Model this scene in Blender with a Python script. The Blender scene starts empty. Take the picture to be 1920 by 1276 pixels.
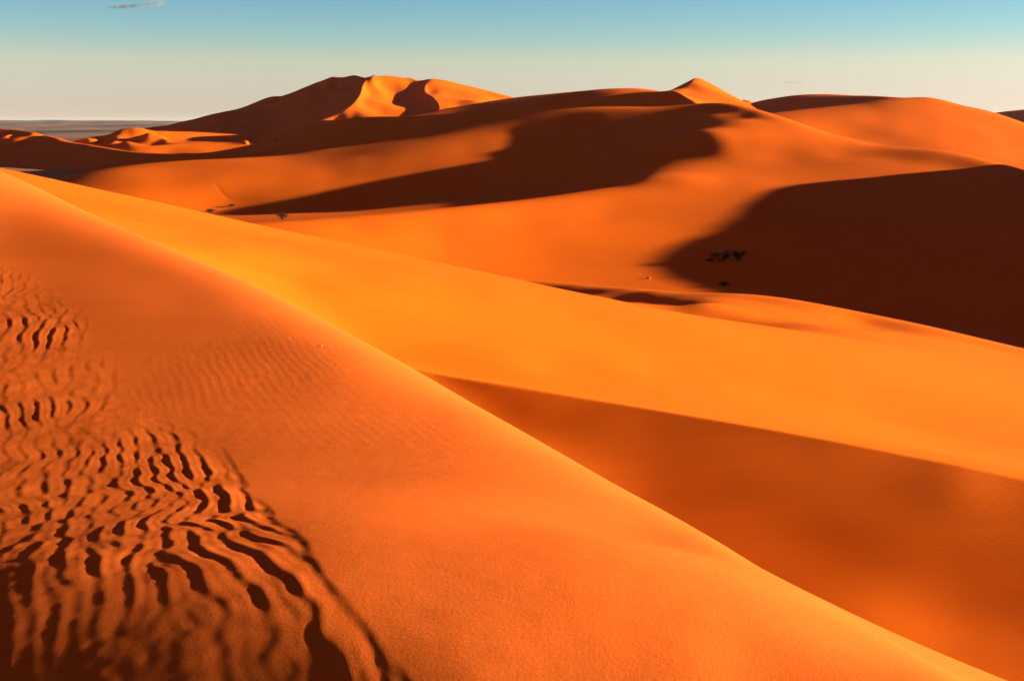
import bpy, bmesh, math, time
import numpy as np
from mathutils import Vector
T0 = time.time()
# ------------------------------------------------------------------ scene constants
W0, H0 = 1920.0, 1276.0            # size of the photograph, for reading directions off it
FPX = 2293.0                       # focal length in photo pixels (43 mm on a 36 mm sensor)
HORIZON = 226.0
PITCH = math.atan((H0 / 2 - HORIZON) / FPX)
CAM_Z = 20.0                       # camera height over the desert floor datum
SUN_E = math.radians(9.0)          # sun elevation
SUN_A = math.radians(10.0)         # sun azimuth from +x (right) towards +y (forward)
FLOOR = -19.0                      # desert floor between the dunes, relative to the camera

# look
SUN_W, SUN_COL = 5.0, (1.0, .85, .56)
SAND_COL = (.50, .086, .004)
SHEEN = .0
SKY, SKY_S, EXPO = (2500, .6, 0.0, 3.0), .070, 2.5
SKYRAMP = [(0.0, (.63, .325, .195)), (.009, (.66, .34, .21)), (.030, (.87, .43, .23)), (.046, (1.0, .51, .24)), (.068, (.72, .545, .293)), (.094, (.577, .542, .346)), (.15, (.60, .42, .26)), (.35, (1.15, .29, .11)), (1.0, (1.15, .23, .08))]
HAZE = 1.0e-5
RIP_NEAR, RIP_FAR, STEP = .0042, .0056, .0055
MIDR = (.32, .95, 19.0, 26.5, -6, 12)
NA, NR = (1500, 1100, 1200, 800, 600), (0, 700, 700, 300, 500)

def pix(px, py):
    """bearing and tangent of elevation of a direction seen in the photograph"""
    px = np.asarray(px, float); py = np.asarray(py, float)
    xc = (px - W0 / 2) / FPX; yc = (H0 / 2 - py) / FPX
    dy = math.cos(PITCH) + yc * math.sin(PITCH)
    dz = -math.sin(PITCH) + yc * math.cos(PITCH)
    return np.arctan2(xc, dy), dz / np.hypot(xc, dy)

# ------------------------------------------------------------------ terrain surfaces
def bspline(x, x0, x1, n):
    """cubic B-spline on n control values over [x0, x1]: first index, the 4 weights, their derivatives"""
    h = (x1 - x0) / (n - 3)
    u = np.clip((np.asarray(x, float) - x0) / h, 0, n - 3 - 1e-9)
    i = u.astype(int); f = u - i
    w = np.stack([(1 - f) ** 3 / 6, (3 * f ** 3 - 6 * f ** 2 + 4) / 6, (-3 * f ** 3 + 3 * f ** 2 + 3 * f + 1) / 6, f ** 3 / 6], 1)
    d = np.stack([-(1 - f) ** 2 / 2, (3 * f ** 2 - 4 * f) / 2, (-3 * f ** 2 + 2 * f + 1) / 2, f ** 2 / 2], 1) / h
    return i, w, d

def dense(pts, step=14.0):
    """points along a smooth curve (Catmull-Rom on chord length) through (px, py, distance) rows"""
    P = np.array(pts, float)
    if len(P) < 2:
        return P
    Q = P.copy(); Q[:, 2:] = np.log(np.maximum(P[:, 2:], 1e-6)) if P.shape[1] > 2 else Q[:, 2:]
    s = np.r_[0, np.cumsum(np.hypot(np.diff(P[:, 0]), np.diff(P[:, 1])) + 1e-3)]
    n = max(2, int(s[-1] / step) + 1)
    ss = np.linspace(0, s[-1], n)
    m = np.gradient(Q, s, axis=0) if len(P) > 2 else np.tile((Q[1] - Q[0]) / (s[1] - s[0]), (2, 1))
    k = np.clip(np.searchsorted(s, ss, side='right') - 1, 0, len(s) - 2)
    h = (s[k + 1] - s[k])[:, None]; t = ((ss - s[k])[:, None]) / h
    out = ((2 * t ** 3 - 3 * t ** 2 + 1) * Q[k] + (t ** 3 - 2 * t ** 2 + t) * h * m[k]
           + (-2 * t ** 3 + 3 * t ** 2) * Q[k + 1] + (t ** 3 - t ** 2) * h * m[k + 1])
    if out.shape[1] > 2:
        out[:, 2:] = np.exp(out[:, 2:])
    return out

class Surface:
    """A dune face: a smooth height field on a polar grid about the viewpoint (bearing x log
    distance). Its heights are solved from where its crests stand, how its faces fall away
    from them, and how steeply they lean to the low sun."""
    def __init__(s, a0, a1, r0, r1, n, m, lam=1e-4):
        s.a0, s.a1 = math.radians(a0), math.radians(a1)
        s.q0, s.q1 = math.log(r0), math.log(r1)
        s.n, s.m, s.lam = n, m, lam
        s.P = []; s.S = []; s.G = []; s.z = None
    def pos(s, pts, w=30.0, sil=0.0, step=14.0):
        """a crest or line on the face, as seen from the viewpoint, at given distances"""
        d = dense(pts, step)
        a, t = pix(d[:, 0], d[:, 1])
        s.P.append((a, np.log(d[:, 2]), t, np.full(len(a), w)))
        if sil:
            s.G.append((a, np.log(d[:, 2]), np.full(len(a), sil)))
        return s
    def xyz(s, rows, w=10.0):
        """plain points in space, relative to the viewpoint"""
        R = np.array(rows, float)
        r = np.hypot(R[:, 0], R[:, 1])
        s.P.append((np.arctan2(R[:, 0], R[:, 1]), np.log(r), R[:, 2] / r, np.full(len(r), w)))
        return s
    def lean(s, rows, w=1.0):
        """(px, py, cosine between the slope and the sun)"""
        R = np.array([tuple(x) + (1,) * (4 - len(x)) for x in rows], float)
        a, t = pix(R[:, 0], R[:, 1])
        s.S.append((a, t, R[:, 2], R[:, 3] * w, np.zeros(len(R))))
        return s
    def at(s, rows, w=.8, wp=4.0):
        """(px, py, distance, cosine): lean known and distance roughly known"""
        R = np.array(rows, float)
        a, t = pix(R[:, 0], R[:, 1])
        s.P.append((a, np.log(R[:, 2]), t, np.full(len(a), wp)))
        s.S.append((a, t, R[:, 3], np.full(len(a), w), R[:, 2]))
        return s
    def apron(s, crest, u, slope, dists, w=15.0, step=14.0):
        """face falling away from a crest along plan direction u by slope per metre"""
        d = dense(crest, step)
        a, t = pix(d[:, 0], d[:, 1]); r = d[:, 2]
        n = math.hypot(*u)
        for k in dists:
            x = r * np.sin(a) + k * u[0] / n; y = r * np.cos(a) + k * u[1] / n; z = r * t - slope * k
            rr = np.hypot(x, y)
            s.P.append((np.arctan2(x, y), np.log(rr), z / rr, np.full(len(a), w)))
        return s
    # ---- least squares on a block tridiagonal system (blocks of three bearings)
    def rows(s, a, q):
        ia, wa, da = bspline(a, s.a0, s.a1, s.n); iq, wq, dq = bspline(q, s.q0, s.q1, s.m)
        J = ((ia[:, None] + np.arange(4))[:, :, None] * s.m + (iq[:, None] + np.arange(4))[:, None, :]).reshape(len(a), 16)
        f = lambda x, y: (x[:, :, None] * y[:, None, :]).reshape(len(a), 16)
        return J, f(wa, wq), f(da, wq), f(wa, dq)
    def add(s, M, J, A):
        B = 3 * s.m; nb = M[0].shape[0]
        I = np.broadcast_to(J[:, :, None], J.shape + (J.shape[1],)); K = np.broadcast_to(J[:, None, :], I.shape)
        V = A[:, :, None] * A[:, None, :]
        bi = I // B; bk = K // B
        e = bi == bk
        M[0].ravel()[:] += np.bincount((bi[e] * B + I[e] % B) * B + K[e] % B, V[e], minlength=nb * B * B)
        e = bk == bi + 1
        if e.any():
            M[1].ravel()[:] += np.bincount((bi[e] * B + I[e] % B) * B + K[e] % B, V[e], minlength=nb * B * B)
    def factor_solve(s, M, b):
        B = 3 * s.m; D, U = M; nb = D.shape[0]
        x = np.zeros((nb, B)); b = b.reshape(nb, B)
        S = []; y = np.zeros((nb, B)); pivot_block = D[0]; right_side = b[0]
        for k in range(nb):
            if k + 1 < nb:
                W = np.linalg.solve(pivot_block, np.concatenate([U[k], right_side[:, None]], 1))
                S.append(W)
                pivot_block, right_side = D[k + 1] - U[k].T @ W[:, :-1], b[k + 1] - U[k].T @ W[:, -1]
            else:
                x[k] = np.linalg.solve(pivot_block, right_side)
        for k in range(nb - 2, -1, -1):
            x[k] = S[k][:, -1] - S[k][:, :-1] @ x[k + 1]
        return x.ravel()
    def solve(s, iters=5):
        n, m = s.n, s.m; nb = -(-n // 3); B = 3 * m; T = nb * B
        ha = (s.a1 - s.a0) / (n - 3); hq = (s.q1 - s.q0) / (m - 3)
        M = (np.zeros((nb, B, B)), np.zeros((nb, B, B))); b0 = np.zeros(T)
        g = np.arange(n)[:, None] * m + np.arange(m)[None, :]
        c = math.sqrt(ha * hq * s.lam)
        def sten(J, co):
            J = np.stack([j.ravel() for j in J], 1)
            s.add(M, J, np.broadcast_to(np.array(co) * c, J.shape))
        sten([g[:-2], g[1:-1], g[2:]], np.array([1, -2, 1]) / ha ** 2)
        sten([g[:, :-2], g[:, 1:-1], g[:, 2:]], np.array([1, -2, 1]) / hq ** 2)
        sten([g[:-1, :-1], g[1:, :-1], g[:-1, 1:], g[1:, 1:]], np.array([1, -1, -1, 1]) * math.sqrt(2) / (ha * hq))
        M[0][:, np.arange(B), np.arange(B)] += 1e-9
        if T > n * m:
            M[0][-1, np.arange(B - (T - n * m), B), np.arange(B - (T - n * m), B)] += 1
        def gather_rows(M, b, J, A, v, w):
            s.add(M, J, A * w[:, None])
            b += np.bincount(J.ravel(), (A * (v * w ** 2)[:, None]).ravel(), minlength=T)
        for a, q, t, w in s.P:
            J, A, _, _ = s.rows(a, q); gather_rows(M, b0, J, A, t, w)
        for a, q, w in s.G:
            J, _, _, Aq = s.rows(a, q); gather_rows(M, b0, J, Aq, 0 * w, w)
        z = s.factor_solve(M, b0); s.z = z[:n * m].reshape(n, m)
        if s.S:
            a, t, I, w, rg = [np.concatenate([x[k] for x in s.S]) for k in range(5)]
            qs = np.linspace(s.q0, s.q1, 600); qf = None
            pinned = rg > 0; log_distance = np.log(np.maximum(rg, 1))
            hr = np.sin(a) * math.cos(SUN_A) + np.cos(a) * math.sin(SUN_A)
            ht = np.cos(a) * math.cos(SUN_A) - np.sin(a) * math.sin(SUN_A)
            for it in range(iters):
                q = s.first_hit(a, t, qs)
                qf = np.where(pinned, log_distance, q) if qf is None else qf + np.clip(.6 * (q - qf), -.05, .05)
                qf = np.where(pinned, np.clip(qf, log_distance - .12, log_distance + .12), qf)
                J, A, Aa, Aq = s.rows(a, qf)
                tv, tA, tq = [(X * z[J]).sum(1) for X in (A, Aa, Aq)]
                nrm = np.minimum(np.sqrt(1 + (tv + tq) ** 2 + tA ** 2), 1.25)
                Lm = math.cos(SUN_E) * (hr[:, None] * (A + Aq) + ht[:, None] * Aa)
                Mi = (M[0].copy(), M[1].copy()); b = b0.copy()
                gather_rows(Mi, b, J, Lm, math.sin(SUN_E) - I * nrm, w)
                z = s.factor_solve(Mi, b); s.z = z[:n * m].reshape(n, m)
        return s
    def first_hit(s, a, t, qs):
        hit = s.grid(a, qs) >= t[:, None]
        T = s.grid(a, qs)
        return qs[np.where(hit.any(1), hit.argmax(1), T.argmax(1))]
    def grid(s, a, q):
        ia, wa, _ = bspline(a, s.a0, s.a1, s.n); iq, wq, _ = bspline(q, s.q0, s.q1, s.m)
        R = (s.z[ia[:, None] + np.arange(4)] * wa[:, :, None]).sum(1)
        return (R[:, iq[:, None] + np.arange(4)] * wq[None]).sum(2)
    def z_grid(s, a, q):
        return s.grid(a, q) * np.exp(q)[None, :]

def smin(a, b, k):
    h = np.clip(0.5 + 0.5 * (b - a) / k, 0, 1)
    return b * (1 - h) + a * h - k * h * (1 - h)

# ------------------------------------------------------------------ the dunes, solved one by one
# near dune, on which the photographer stands -----------------------------------------------
NB = [(-150, 300, 50), (0, 350, 46), (100, 378, 38), (200, 418, 32), (300, 457, 27), (400, 500, 24), (480, 535, 22), (560, 575, 20.3),
      (640, 618, 18.7), (700, 650, 17.6), (790, 700, 16.4), (867, 745, 15.3), (960, 797, 13.9), (1035, 840, 13.0),
      (1100, 877, 12.2), (1185, 925, 11.1), (1270, 972, 10.1), (1358, 1022, 9.2), (1440, 1072, 8.4), (1525, 1117, 7.8),
      (1612, 1168, 7.1), (1700, 1218, 6.5), (1790, 1270, 6.0), (1900, 1335, 5.4)]
near_flank = Surface(-50, 50, 2.2, 130, 64, 56, 8e-4)
near_flank.pos(NB, 100).pos(NB[5:], 20, sil=3)
near_flank.xyz([(-18.1, 43.4, -2.65), (-23.2, 55, -4), (-11, 33.2, -3.1), (-13.8, 41.8, -4.0), (-6.6, 26.7, -3.45), (-4.8, 24, -3.6), (-3.4, 21.7, -3.75), (-2.3, 20.4, -4.1)], 4)
near_flank.xyz([(-1.2, 3.6, -2.7), (0.8, 3.6, -2.6), (3.5, 3.2, -2.9), (6, 2.5, -3.9), (-4, 3.2, -3.2), (7, 8, -5.2), (9, 14, -8),
          (12, 22, -11), (5, 24, -10), (0, 30, -9.0), (-40, 95, -8), (-55, 75, -4.0), (20, 24, -13), (-20, 110, -11), (-80, 90, -8)], 3)
near_flank.lean([(1600, 1230, .40), (1300, 1010, .37), (1500, 1200, .37), (1200, 1000, .34), (1000, 870, .34), (1350, 1250, .32), (850, 780, .31),
           (1150, 1200, .25), (1000, 1000, .25), (850, 900, .23), (700, 740, .22), (600, 660, .19), (500, 620, .15, 2),
           (1000, 1260, .21), (900, 1200, .185), (800, 1050, .18), (700, 900, .17), (600, 760, .16), (400, 590, .135, 2),
           (750, 1150, .15), (620, 1000, .145), (520, 860, .14), (420, 720, .135), (300, 600, .12), (150, 520, .115),
           (330, 760, .12), (200, 640, .11), (60, 580, .105), (60, 450, .125, 2.5), (200, 450, .175, 2.5), (300, 495, .175, 2.5), (30, 395, .17, 2), (120, 422, .17, 2), (100, 490, .12, 2), (220, 510, .13, 2), (320, 545, .14, 2), (390, 535, .18, 2.5),
           (640, 1160, .10), (500, 1000, .08), (380, 860, .095), (250, 760, .12), (100, 680, .12),
           (560, 1220, .04), (420, 1080, .06), (300, 950, .075), (150, 820, .095), (20, 760, .105),
           (400, 1250, .02), (250, 1120, .042), (100, 980, .07), (250, 1260, .01), (80, 1150, .03), (40, 1260, .0)], 0.8)
near_flank.solve(10)

# middle dune: sunlit back and the shaded face under its ridge -------------------------------
K1 = [(700, 672, 33), (790, 695, 32), (900, 714, 31), (1000, 730, 30.4), (1100, 747, 29.8), (1200, 763, 29.1), (1300, 780, 28.3),
      (1400, 797, 27.5), (1500, 815, 26.7), (1600, 834, 25.9), (1700, 854, 25.2), (1800, 874, 24.5), (1920, 900, 24), (2000, 918, 23.6)]
MS1 = [(-60, 304, 106), (0, 315, 105), (100, 336, 104), (200, 358, 103), (330, 386, 102), (470, 418, 101), (560, 437, 100), (650, 455, 98.5), (800, 487, 95), (900, 508, 92.5),
       (960, 521, 91), (1050, 541, 88), (1130, 557, 85.5), (1190, 569, 83.5), (1240, 576, 82)]
MS3 = [(960, 520.5, 122), (1050, 529, 117), (1130, 536, 111), (1200, 541, 105), (1260, 546, 99), (1300, 548, 95.5), (1350, 549, 93), (1400, 551, 91.5), (1480, 560, 90), (1560, 574, 88.5), (1650, 592, 87), (1740, 611, 85.5), (1830, 632, 84), (1920, 653, 82.5), (2000, 670, 81)]
mid_top = Surface(-48, 48, 14, 170, 84, 84, 1e-4)
mid_top.pos(K1, 60).pos(MS1, 120, sil=4).pos(MS3, 120, sil=4)
mid_top.xyz([(-50, 150, -13), (-20, 150, -17), (10, 150, -19.5), (40, 140, -21), (60, 110, -19), (-60, 135, -11), (-90, 100, -8),
             (-3, 15, -5), (-5, 21, -3.5), (-15, 25, -4), (-12, 15, -4), (-14, 31, -3.1), (-40, 80, -2.6), (-17, 40.6, -2.45), (-24.8, 59, -2.85), (-10.4, 31.3, -2.85), (-15.7, 47.5, -3.6), (-6.3, 25.2, -3.2), (-9.6, 38.8, -4.05), (-4.6, 23, -3.35), (-3.9, 22.2, -3.5), (-3.75, 23.7, -3.95), (2, 15, -7), (8, 15, -7)], 3)
mid_top.at([(1100, 556, 88, .3), (1330, 600, 75, .31), (1240, 563, 89, -.02), (1190, 557, 93, -.05), (1120, 545, 103, -.03), (1050, 534, 111, .03), (1290, 558, 90, .06)], .8, 6)
mid_top.lean([(60, 345, .33), (200, 385, .34), (400, 460, .34), (600, 540, .35), (500, 450, .32), (700, 520, .32), (900, 560, .33), (1100, 600, .33), (1300, 640, .33),
              (800, 620, .36), (1000, 680, .37), (1200, 700, .36), (1400, 740, .36), (1600, 780, .36), (1800, 850, .38), (1500, 660, .34),
              (1700, 700, .36), (1860, 730, .37), (1850, 660, .32), (1600, 600, .31, 2), (1450, 575, .28, 2), (1400, 610, .31), (1200, 620, .32), (1380, 560, .22, 2.5), (1330, 560, .13, 2), (1420, 568, .26, 2.5), (1400, 575, .28, 2.5), (1360, 568, .25, 2.5), (1500, 590, .31, 2), (1560, 610, .31, 2), (1650, 630, .32, 2), (1420, 590, .29, 2), (1345, 573, .27, 1.5), (1540, 586, .3, 2), (1700, 625, .31, 2), (1750, 650, .32, 2), (1480, 620, .32, 2), (1600, 640, .33, 2), (1800, 640, .31, 2)], .5)
mid_top.solve(7)
mid_face = Surface(-48, 48, 8, 180, 56, 60, 1e-3)
mid_face.pos(K1, 100)
mid_face.xyz([(2, 14, -8.7), (5, 9, -9.0), (12, 9, -8.4)], 3)
mid_face.xyz([(-8, 38, -3), (-6, 44, -3.5), (-7, 50, -2), (-4, 48, -4.5), (-14, 45, -1), (-5.5, 32, -4.3), (-7, 28, -3), (-3, 37, -4.2), (-1, 42, -3.8), (-5, 37, -3), (1, 44, -4), (-20, 60, -1), (-40, 80, 0), (-12, 80, 0), (10, 60, -1), (20, 45, -2), (-25, 40, -1), (-10, 30, -2), (-15, 20, -2), (40, 60, 3), (0, 100, 3), (50, 100, 5), (-50, 110, 3), (25, 26, -5)], 2)
mid_face.lean([(900, 740, .045), (1000, 760, .05), (1200, 800, .06), (1400, 840, .065), (1600, 880, .07), (1800, 930, .075), (1900, 960, .08), (1100, 790, .05), (1000, 780, .045),
               (1250, 930, .05), (1400, 900, .05), (1400, 1000, .06), (1600, 960, .055), (1700, 1000, .055), (1800, 1000, .06), (1900, 1050, .055), (1850, 1120, .045),
               (1450, 1020, .06), (1650, 1060, .05), (1600, 1130, .10), (1800, 1200, .11), (1900, 1220, .09), (1700, 1190, .16)], .5)
mid_face.solve(8)

# crescent dune behind, with the shadowed bowl -----------------------------------------------
CF = [(480, 418, 152), (560, 412, 157), (650, 405, 163), (750, 397, 170), (850, 388, 178), (950, 378, 187), (1050, 365, 197), (1150, 349, 210)]
CR = [(60, 350, 320), (105, 335, 320), (200, 316, 326), (250, 309, 330), (330, 302, 334), (450, 296, 338), (540, 290, 340), (600, 281, 342), (650, 275, 344), (700, 268, 346),
      (780, 255, 349), (850, 240, 351), (930, 225, 353), (1000, 212, 355), (1060, 204, 356), (1100, 201, 356), (1160, 200, 355), (1230, 200, 353),
      (1300, 195, 349), (1340, 192.5, 344), (1365, 193.5, 339), (1400, 200, 330), (1440, 211, 318), (1500, 231, 303), (1550, 248, 292), (1600, 261, 284), (1640, 270, 278), (1700, 276, 272), (1760, 281, 266), (1820, 291, 260), (1860, 301, 256), (1920, 319, 248), (2000, 345, 238)]
crescent = Surface(-32, 34, 95, 480, 96, 56, 6e-4)
crescent.pos(CF, 120, sil=3).pos(CR, 120, sil=4)
crescent.pos([(1180, 337, 213), (1240, 319, 228), (1285, 298, 247), (1308, 275, 256), (1322, 254, 261), (1328, 245, 267), (1331, 240.5, 279), (1333, 236, 295), (1335, 227, 306), (1339, 214, 319), (1347, 203, 329)], 20)
crescent.pos([(350, 383, 264), (430, 378, 265), (600, 362, 268), (750, 348, 271), (900, 325, 275), (1000, 312, 277), (1100, 298, 278)], 3)
crescent.pos([(350, 353, 273), (430, 350, 274.5), (600, 340, 277), (750, 330, 278), (900, 312, 282), (1000, 298, 288)], 3)
crescent.pos([(350, 330, 288), (430, 325, 289), (600, 320, 289), (750, 310, 288), (900, 300, 290), (1000, 285, 300)], 3)
crescent.pos([(350, 314, 302), (430, 310, 302), (600, 300, 310), (750, 285, 306), (900, 272, 312), (1000, 258, 322)], 3)
crescent.lean([(400, 365, .17), (430, 335, .19), (500, 340, .18), (600, 345, .16), (600, 320, .16), (680, 335, .14), (680, 300, .13), (750, 325, .12), (750, 300, .10), (820, 310, .09), (820, 280, .06), (900, 300, .05), (900, 275, .03), (1000, 290, -.03), (1000, 265, -.03), (1000, 240, -.03), (300, 330, .19), (250, 322, .18), (300, 345, .19), (350, 360, .19)], 0.12)
crescent.lean([(1000, 222, .0), (1060, 214, .0), (1120, 212, .0), (1180, 212, .02), (1220, 212, .01), (1270, 210, .0), (1345, 216, .06), (1368, 215, .11), (1400, 225, .16), (1400, 250, .17), (1430, 235, .18), (1480, 245, .18), (1380, 280, .16), (1450, 290, .17)], .35)
crescent.at([(900, 368, 235, .03), (700, 385, 235, .08), (560, 395, 235, .12), (800, 365, 245, .06), (1100, 335, 240, -.08), (1200, 310, 248, -.15),
         
         (1100, 225, 328, -.03), (1100, 275, 292, -.02), (1190, 230, 320, .03), (1325, 305, 248, .10), (1260, 342, 226, .12), (1420, 260, 272, .18), (1420, 300, 245, .17), (1380, 340, 220, .16), (1300, 370, 200, .16), (1550, 290, 250, .17), (1650, 300, 246, .14), (1750, 305, 243, .1), (1830, 308, 245, .05),
         (560, 430, 150, .23), (700, 430, 155, .24), (850, 430, 166, .23), (850, 480, 147, .24), (1000, 420, 174, .19), (1000, 480, 150, .20), (1150, 400, 186, .17), (1150, 460, 158, .18), (1200, 510, 138, .15), (1100, 515, 136, .17), (1250, 440, 166, .16),
         (1500, 345, 215, .14), (1700, 335, 222, .1), (1500, 400, 183, .13), (1700, 400, 183, .10), (1850, 360, 208, .1), (1500, 470, 152, .1), (1700, 500, 142, .08), (1850, 560, 124, .1), (1600, 570, 120, .1)], 0.3, 1.5)
crescent.xyz([(-120, 420, -19), (0, 440, -17), (100, 400, -15), (150, 300, -18), (-40, 110, -16), (30, 98, -18.5), (-120, 300, -18.5), (-80, 210, -18), (-60, 260, -18.6), (-30, 240, -17.6), (130, 200, -19)], 4)
crescent.solve(7)

# dune of the dark band -----------------------------------------------------------------------
band_top = Surface(-28, 24, 300, 800, 54, 32, 5e-4)
ES = [(640, 224, 478), (770, 217.5, 452), (830, 205, 470), (900, 193, 485), (963, 183.5, 488), (1050, 174, 485), (1130, 168, 475), (1190, 166.5, 458), (1215, 169.5, 442), (1245, 171.5, 418), (1268, 171.5, 402), (1285, 179, 396), (1300, 187, 390), (1315, 194, 386), (1340, 204, 382)]
EK = [(600, 233, 470), (650, 222.5, 460), (780, 217.3, 440), (870, 213, 430), (940, 207, 424), (1000, 198, 420), (1100, 186, 412), (1200, 173.5, 408), (1240, 173, 402), (1266, 172.2, 397), (1283, 180, 388), (1298, 188, 381), (1312, 194.5, 376), (1335, 205, 370)]
band_top.pos(ES, 500, sil=4).pos(EK, 500)
band_top.xyz([(-120, 640, -16), (0, 680, -12), (90, 680, -12), (-64, 360, 0), (-30, 350, 2), (0, 350, 4), (30, 345, 7), (62, 345, 8), (-110, 390, 0), (-150, 430, -2)], 3)
band_top.lean([(850, 208, .13), (950, 196, .11), (1050, 181, .10), (1130, 174, .10)], .6).solve(4)
band_face = Surface(-28, 24, 300, 800, 54, 32, 3e-4)
EL = [(60, 312, 540), (200, 298, 536), (300, 288, 530), (400, 284, 522), (440, 277, 516), (500, 263, 505), (560, 243, 490)]
band_face.pos(EL, 500, sil=3).pos(EK, 500)
band_face.apron(EK, (-.435, -.9), .42, (8, 20, 40), 40).apron(EL, (-.35, -.93), .28, (10, 25, 50), 40).apron(EK, (.435, .9), -.25, (15, 40, 90), 20)
band_face.solve(1)

# dune on the left edge -------------------------------------------------------------------------
WS = [(-160, 262, 790), (-120, 253, 770), (-50, 243.5, 740), (0, 241.5, 715), (35, 244, 688), (66, 248.5, 658)]
WF = [(66, 248.5, 658), (76, 250.3, 648), (90, 253.5, 636), (110, 259, 618), (135, 266, 600), (160, 270, 584), (190, 275, 566), (220, 280, 548), (250, 284, 530), (300, 288, 505), (360, 291, 485), (430, 297, 470)]
WK = [(-160, 268, 700), (-120, 266, 690), (-50, 263, 660), (0, 260, 645), (30, 258, 638), (52, 254.5, 640), (66, 249, 656)]
left_top = Surface(-42, -10, 360, 950, 60, 44, 5e-5)
left_top.pos(WS, 300, sil=3).pos(WK, 200).apron(WS, (0, 1), .3, (15, 50, 120), 30)
left_top.pos([(150, 240, 560), (250, 258, 500), (110, 236, 610), (300, 262, 480), (0, 263, 600), (-100, 268, 600), (0, 264, 520), (-100, 266, 520), (60, 258, 480), (-100, 264, 450), (0, 262, 440), (150, 258, 440)], 8).solve(1)
left_face = Surface(-42, -10, 360, 950, 60, 44, 5e-5)
left_face.pos(WK, 200).pos(WF, 300, sil=3).apron(WK, (-.83, -.55), .25, (10, 25, 45), 40).apron(WF, (-.83, -.55), .24, (10, 25, 45), 40).apron(WF[1:], (.5, .85), .4, (12, 30, 60), 30)
left_face.apron(WK[:5], (.83, .55), -.2, (15, 40), 20).solve(1)

# far mountain of sand --------------------------------------------------------------------------
FSL = [(200, 282, 1014), (240, 262, 995), (262, 250, 981), (285, 241, 968), (300, 238, 959), (340, 228, 941), (380, 212, 923), (410, 203, 909), (460, 197, 892), (500, 189, 874), (540, 175, 853), (580, 160, 836), (610, 149, 822), (630, 143.5, 814), (638, 146, 811), (652, 143, 804), (680, 142, 792), (689, 144.5, 787), (697, 142, 784)]
FSR = [(697, 142, 784), (740, 142.5, 797), (770, 145, 802), (793, 148.5, 797), (805, 148, 794), (820, 148.5, 796), (870, 159, 802), (915, 170, 804), (962, 182.5, 801), (1020, 196, 793), (1100, 220, 784)]
FK = [(697, 142, 784), (688, 149, 774), (681, 158, 757), (679, 166, 741), (677, 174, 727), (672, 183, 712), (664, 193, 696), (650, 204, 685), (630, 215, 679), (600, 226, 672)]
FK2 = [(797, 150, 791), (797.5, 158, 777), (797, 166, 764), (797, 172, 753), (806, 178, 739), (815, 185, 726), (821, 193, 712), (823.5, 200, 699), (823, 208, 683)]
far_left = Surface(-24, 6, 490, 1300, 76, 44, 2e-4)
far_left.pos(FSL, 500, sil=3, step=8).pos(FK, 400, step=8)
far_left.apron(FSL[:11], (-.58, -.81), .22, (10, 30, 60, 95), 40).apron(FSL[12:], (-.58, -.81), .38, (8, 20, 40), 40).apron(FK[1:], (-1, -.25), .38, (5, 12, 25, 45), 40, 8)
far_left.apron(FSL, (.58, .81), .3, (10, 30), 10)
far_left.pos([(740, 118, 829), (800, 105, 829), (870, 95, 829), (760, 130, 773), (720, 165, 717), (700, 200, 672)], 30)
far_left.xyz([(-129, 672, -6), (-129, 644, -9), (-112, 627, -4), (-151, 694, -9), (-168, 672, -16), (-202, 694, -20), (-246, 717, -24), (-157, 605, -18)], 25)
far_left.solve(1)
far_bowl = Surface(-24, 6, 490, 1300, 100, 48, 4e-4)
far_bowl.pos(FSR[:5], 500, sil=3, step=8).pos(FK, 400, step=8).pos(FK2, 400, step=6)
far_bowl.pos([(740, 186, 753), (715, 182, 755), (770, 177, 759), (700, 200, 728), (700, 210, 703), (760, 203, 717), (790, 212, 683)], 6)
far_bowl.pos([(640, 105, 806), (600, 100, 806), (655, 122, 773), (630, 150, 717), (600, 170, 694), (500, 200, 672), (450, 205, 694), (560, 190, 672), (400, 212, 728), (540, 215, 627), (480, 225, 627), (850, 130, 773), (870, 155, 739)], 10)
far_bowl.apron(FK2, (-1, -.2), .4, (3, 7), 30, 6).apron(FSR[:5], (0, 1), .35, (15, 40, 80), 60).apron(FSR[:4], (0, -1), .2, (8, 18), 20)
far_bowl.lean([(720, 155, .20), (750, 155, .17), (700, 165, .28), (700, 178, .29), (690, 190, .22), (670, 208, .17), (720, 200, .18), (750, 197, .14)], .3).solve(6)
far_right = Surface(-24, 6, 490, 1300, 70, 40, 2e-4)
far_right.pos(FSR[4:], 500, sil=3).pos(FK2, 400, step=8)
far_right.apron(FSR[4:], (0, 1), .35, (15, 40, 80), 60).apron(FK2, (1, 0), .13, (6, 15, 30), 30, 8).apron(FSR[5:9], (.17, -.98), .22, (10, 25, 50), 20)
far_right.pos([(740, 120, 773), (772, 138, 773), (765, 150, 762), (770, 165, 717), (700, 150, 728)], 10)
far_right.lean([(830, 170, .25), (860, 180, .27), (900, 178, .26), (840, 195, .29), (930, 183, .25)], .5).solve(3)

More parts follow.
